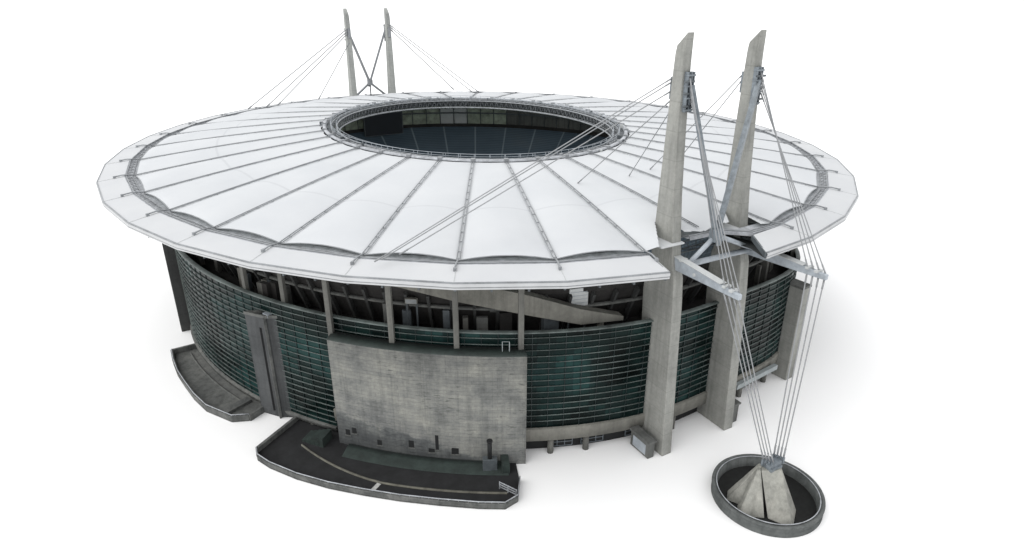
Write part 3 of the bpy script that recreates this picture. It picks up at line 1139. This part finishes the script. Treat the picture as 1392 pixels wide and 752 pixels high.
# ------------------------------------------------------------------ pylons
def pylon(label, sgn, vc, mat, near=True):
    """sgn +1 near end, -1 far end; blade of concrete standing radially"""
    base = Vector((sgn * 88.5, vc, 0))
    t = thing('roof_pylon', label, 'pylon', base, 'tapering concrete roof pylons')
    prof = [(0, 85.0, 92.7, 2.3), (31, 83.4, 91.2, 2.2), (35.5, 83.6, 90.8, 2.1), (38.5, 84.6, 89.9, 2.0), (43, 84.8, 89.3, 1.95),
            (50, 85.0, 88.6, 1.9), (58, 85.25, 88.1, 1.85), (67.5, 85.45, 87.75, 1.6), (71.5, 85.6, 87.75, 1.5), (74.7, 85.75, 87.85, 1.35)]
    P = []
    for z, u0, u1, w in prof:
        zz = (z, z) if z < 74 else (72.7, 74.7)
        vz = vc - (.8 if vc > 9 else .25 if near else 0) * z / 75
        P.append([Vector((sgn * u0, vz - w / 2, zz[0])), Vector((sgn * u1, vz - w / 2, zz[1])), Vector((sgn * u1, vz + w / 2, zz[1])), Vector((sgn * u0, vz + w / 2, zz[0]))])
    mb = MB()
    for a, b in zip(P, P[1:]):
        for i in range(4):
            j = (i + 1) % 4
            mb.face([a[i], a[j], b[j], b[i]])
    mb.face(P[0][::-1])
    mb.face(P[-1])
    mb.build('shaft', mat, t, origin=base, bevel=.12)
    # steel saddle where stays and strut are pinned
    mb = MB()
    inn = 1 if vc < 2 else -1
    vc0, vc = vc, vc - (.7 if vc > 9 else .2 if near else 0)
    for dz in (63.2, 65.0, 66.8, 68.4):
        mb.box(Vector((sgn * 88.2, vc + inn * .3, dz)), (1.0, 1.5, .25))
    for dv in (-.6, .1, .6):
        mb.box(Vector((sgn * 88.15, vc + inn * .3 + dv, 63.0)), (.8, .2, 6.0))
    mb.box(Vector((sgn * 85.2, vc, 64.6)), (.7, 1.0, 3.4))
    mb.build('steel_saddle', M['steel_blue'] if near else M['rib'], t, origin=base)
    for dz in (63.9, 65.8, 67.6):
        mb = MB()
        mb.tube([Vector((sgn * 88.5, vc - 1.0, dz)), Vector((sgn * 88.5, vc + 1.0, dz))], .18, 8)
        mb.build('pin', M['steel_dark'], t, origin=base)
    return t, base


def cable(par, base, p, q, r=.09, sag=.0):
    p, q = Vector(p), Vector(q)
    mb = MB()
    pts = [p.lerp(q, i / 10) - Vector((0, 0, sag * 4 * (i / 10) * (1 - i / 10))) for i in range(11)]
    mb.tube(pts, r, 6)
    d = (q - p).normalized()
    mb.tube([q - d * 1.6, q], r * 1.5, 6)
    mb.tube([p, p + d * 1.6], r * 1.5, 6)
    mb.build('stay_cable', M['cable'], par, origin=base)


AN = Vector((110.0, 1.4, 0))       # cable anchor
NODE = {1: Vector((92.9, -.5, 43.2)), -1: Vector((-90.2, .2, 47.9))}
TIP1, TIP2 = Vector((104.8, -6.7, 38.0)), Vector((106.2, 11.3, 38.0))


def outrigger(par, base, root, tip):
    mb = MB()
    mb.beam(root, tip + Vector((0, 0, .1)), 1.1, 2.3, .7, .9)
    side = Vector((0, 1, 0))
    mb.build('outrigger', M['steel'], par, origin=base, bevel=.08)
    mb = MB()
    d = (tip - root)
    for f in (.12, .8, .9):
        c = root + d * f
        mb.box(c + Vector((0, 0, 1.0 - f * .6)), (.6, 1.5, .35))
    mb.beam(root + Vector((0, 0, 1.2)), root + d * .75 + Vector((0, 0, .85)), 1.35, .12)
    for f in (.35,):
        c = root + d * f
        mb.tube([c + Vector((0, -.62, -.1)), c + Vector((0, .62, -.1))], .3, 10)
    mb.build('outrigger_plate', M['white_panel'], par, origin=base)


def near_pylon(label, vc, tip, roof_ends, root_u=89.6):
    t, b = pylon(label, 1, vc, M['pylon'])
    root = Vector((root_u, vc, 38.2))
    outrigger(t, b, root, tip)
    for z, q in roof_ends:
        cable(t, b, (85.2, vc - (.75 if vc > 9 else .3), z), q, .085)
    d = tip - root
    inn = 1 if vc < 2 else -1
    for i in range(4):
        f = .80 + .055 * i
        c = root + d * f
        for dv in ((-.55 + .35 * i) * 1.0,):
            cable(t, b, (88.5, vc + dv * .6 + (-.5 if vc > 9 else .1), 68.2 - i * 1.1), c + Vector((0, dv * .6, .5)), .085)
            cable(t, b, c + Vector((0, dv * .6, -.5)), AN + Vector((-.8 + .45 * i, (-1.6 if vc < 2 else 1.0) + .25 * i, 8.6)), .10)
    return t


n1 = near_pylon('left near concrete pylon, its steel arm crossing in front of the other near pylon', V1, TIP1,
                [(68.0, (76.9, -53.8, 43.3)), (67.4, (76.6, -52.6, 43.3)), (66.0, (76.0, -49.6, 43.3)), (64.6, (62.5, -7.5, 45.6)), (63.0, (63.0, 4.8, 45.5))])
n2 = near_pylon('right near concrete pylon, its steel arm reaching out furthest right over the ground', V2, TIP2,
                [(68.0, (61.0, 12.0, 45.6)), (67.2, (64.5, 14.0, 45.4))])
f1, b1 = pylon('left of two small far pylons behind the roof', -1, -7.7, M['far_pylon'], False)
f2, b2 = pylon('right of two small far pylons behind the roof', -1, 7.7, M['far_pylon'], False)
for z, q in ((68.0, (-76.7, -47.5, 43.4)), (67.2, (-78.6, -41.1, 43.4)), (66.4, (-80.1, -37.1, 43.4)), (63.0, (-87.0, -21.0, 43.4))):
    cable(f1, b1, (-85.4, -7.9, z), q, .16)
for z, q in ((67.6, (-86.5, 34.0, 43.6)), (68.3, (-77.6, 38.0, 43.4)), (69.0, (-76.2, 40.2, 43.4))):
    cable(f2, b2, (-85.4, 7.9, z), q, .16)

# ------------------------------------------------------------------ steel braces between each pair
def brace(label, sgn, va, vb, node, zlow):
    base = node.copy()
    t = thing('steel_brace', label, 'brace', base, 'steel braces between pylons')
    for v, inn in ((va, 1), (vb, -1)):
        top = Vector((sgn * 88.4, v + inn * (.55 if v < 9 else .9), 66.8))
        mb = MB()
        dr = (node - top).normalized()
        mb.beam(top, node - dr * .6, .8 if sgn > 0 else .7, .85 if sgn > 0 else .75)
        mb.build('upper_strut', M['steel_blue'] if sgn > 0 else M['rib'], t, origin=base)
        mb = MB()
        low = Vector((sgn * (92.0 if sgn > 0 else 90.2), v + inn * .4, zlow))
        mb.tube([node + (low - node).normalized() * .5, low], .42, 10)
        mb.build('lower_strut', M['steel'] if sgn > 0 else M['rib'], t, origin=base)
    mb = MB()
    mb.box(node + Vector((0, 0, -1.0)), (1.5, 1.9, 2.2))
    mb.box(node + Vector((sgn * .8, 0, -1.6)), (.3, 1.2, 3.0))
    mb.build('node_casting', M['steel_blue'] if sgn > 0 else M['rib'], t, origin=base, bevel=.15)
    mb = MB()
    if sgn > 0:
        mb.tube([Vector((sgn * 91.4, va + .5, 38.2)), Vector((sgn * 91.4, vb - .5, 38.2))], .5, 12)
        mb.build('cross_tube', M['steel'], t, origin=base)
        for dv in (-.9, .9):
            mb = MB()
            mb.tube([Vector((88.5, va + .5, 67)) if dv < 0 else Vector((88.5, va + .8, 66.5)), node + Vector((.3, dv, -.5))], .07, 6)
            mb.build('tie_rod', M['cable'], t, origin=base)
    else:
        mb.tube([node, node + Vector((0, 0, -6))], .25, 8)
        mb.build('centre_post', M['steel_dark'], t, origin=base)
    return t


brace('pale blue steel V brace joining the two near pylons', 1, V1, V2, NODE[1], 38.6)
brace('thin dark steel X brace between the two small far pylons', -1, -7.7, 7.7, NODE[-1], 42.0)

# ------------------------------------------------------------------ cable anchor and its round pit
PC, PR = Vector((109.8, 1.6, 0)), 9.0
pit = thing('round_pit', 'round pit with a grey parapet ring around the cable anchor', 'pit', PC)
pa = arange(0, 360, 5)[:-1]


def pit_pf(th, o, z):
    return PC + Vector(((PR + o) * cos(radians(th)), (PR + o) * sin(radians(th)), z))


mb = MB()
sweep(mb, pa, [(-.9, .1), (-.75, 1.9), (-.35, 1.9), (-.3, 2.05), (.15, 2.05), (.2, 1.75), (0, 1.7), (0, .9), (.12, .85), (.12, 0)], pit_pf, close=True)
mb.build('parapet', M['pit_ring'], pit, origin=PC)
mb = MB()
mb.tube([pit_pf(t, -.6, 2.1) for t in pa], .09, 6, closed=True)
mb.build('rim_rail', M['trough'], pit, origin=PC)
mb = MB()
mb.face([pit_pf(t, -.8, .12) for t in pa])
mb.build('pit_floor', M['pit_floor'], pit, origin=PC)

anc = thing('cable_anchor', 'pale concrete anchor block of splayed legs gripping the stay cables', 'anchor', AN)
def leg_block(pts_lo, pts_hi, zl=.13, zh=6.9):
    mb = MB()
    mb.prism(pts_lo, [Vector((*p, zl)) for p in pts_lo], [Vector((*p, zh)) for p in pts_hi])
    mb.build('leg', M['anchor'], anc, origin=AN, bevel=.12)


ax, ay = AN.x, AN.y
leg_block([(113.5, -2.2), (117.1, -.4), (114.5, 3.6), (111.0, 2.0)], [(109.9, -1.1), (111.6, 1.9), (110.3, 3.0), (108.6, .3)], zh=7.0)
leg_block([(110.6, -6.0), (113.2, -2.6), (111.4, -1.3), (108.9, -4.4)], [(109.45, -1.5), (109.85, -1.15), (109.4, -.5), (108.9, -1.0)], zh=6.9)
leg_block([(107.0, -4.9), (108.8, -3.9), (107.6, -2.0), (105.4, -3.0)], [(109.0, -1.0), (109.4, -.5), (108.9, .3), (108.5, -.2)], zh=7.2)
leg_block([(104.6, 5.4), (106.4, 7.2), (105.0, 8.4), (103.4, 6.8)], [(109.2, 1.8), (110.0, 2.6), (109.4, 3.0), (108.6, 2.2)], zh=7.2)
mb = MB()
mb.box((109.9, 1.3, 6.9), (2.2, 2.6, .5))
for i in range(4):
    for w in (0, 1):
        c = AN + Vector((-.8 + .45 * i, (-1.6 if w == 0 else 1.0) + .25 * i, 7.3))
        mb.box(c, (.34, .4, 1.3))
mb.box((109.9, 1.3, 7.4), (1.6, 2.9, .7))
mb.build('cable_clamp', M['steel_blue'], anc, origin=AN)

# ------------------------------------------------------------------ small huts by the pylons
def hut(label, c, d, rz, group='concrete vent huts beside the near pylons'):
    t = thing('vent_hut', label, 'hut', c, group)
    R = Matrix.Rotation(rz, 3, 'Z')
    mb = MB()
    mb.box(c, d, rz)
    mb.build('hut_wall', M['conc_dark'], t, origin=c, bevel=.15)
    mb = MB()
    mb.box(Vector(c) + Vector((0, 0, d[2])), (d[0] + .5, d[1] + .5, .4), rz)
    mb.build('hut_roof', M['parapet'], t, origin=c, bevel=.1)
    mb = MB()
    for s_ in (-1, 1):
        mb.box(Vector(c) + R @ Vector((0, s_ * (d[1] / 2 + .01), .5)), (d[0] * .7, .1, d[2] * .65), rz)
    mb.build('vent_grille', M['steel'], t, origin=c)
    return t


hut('grey concrete vent hut at the foot of the left near pylon', Vector((89.4, -8.9, 0)), (5.2, 1.5, 3.4), 0)
hut('small dark vent hut behind the foot of the right near pylon', Vector((90.6, 13.2, 0)), (2.0, 1.6, 4.2), 0)

# ------------------------------------------------------------------ light
W = bpy.data.worlds.new('World')
S.world = W
W.use_nodes = True
bg = W.node_tree.nodes['Background']
bg.inputs[0].default_value = (.985, .99, 1, 1)
bg.inputs[1].default_value = 1.34
sl = bpy.data.lights.new('soft_sun', 'SUN')
sl.energy = 1.6
sl.angle = radians(65)
sl.color = (1, .985, .96)
so = bpy.data.objects.new('soft_sun', sl)
COL.objects.link(so)
# light comes from the left and a little behind the camera, high up
so.rotation_euler = Vector((.85, .38, -.95)).to_track_quat('-Z', 'Y').to_euler()
so.location = (0, 0, 300)

# ------------------------------------------------------------------ camera
cd = bpy.data.cameras.new('camera')
cam = bpy.data.objects.new('camera', cd)
COL.objects.link(cam)
cd.sensor_width = 36
cd.lens = 885.895 / 1392 * 36
cd.clip_start = 1
cd.clip_end = 12000
cam.matrix_world = Matrix.Translation((0, 0, 80)) @ Matrix.Rotation(radians(90 - 23.538), 4, 'X') @ Matrix.Rotation(radians(.117), 4, 'Z')
S.camera = cam

S.view_settings.view_transform = 'Standard'
S.view_settings.look = 'None'
S.view_settings.exposure = 0
S.view_settings.gamma = 1
S.cycles.use_denoising = True
S.cycles.max_bounces = 8
S.cycles.diffuse_bounces = 4
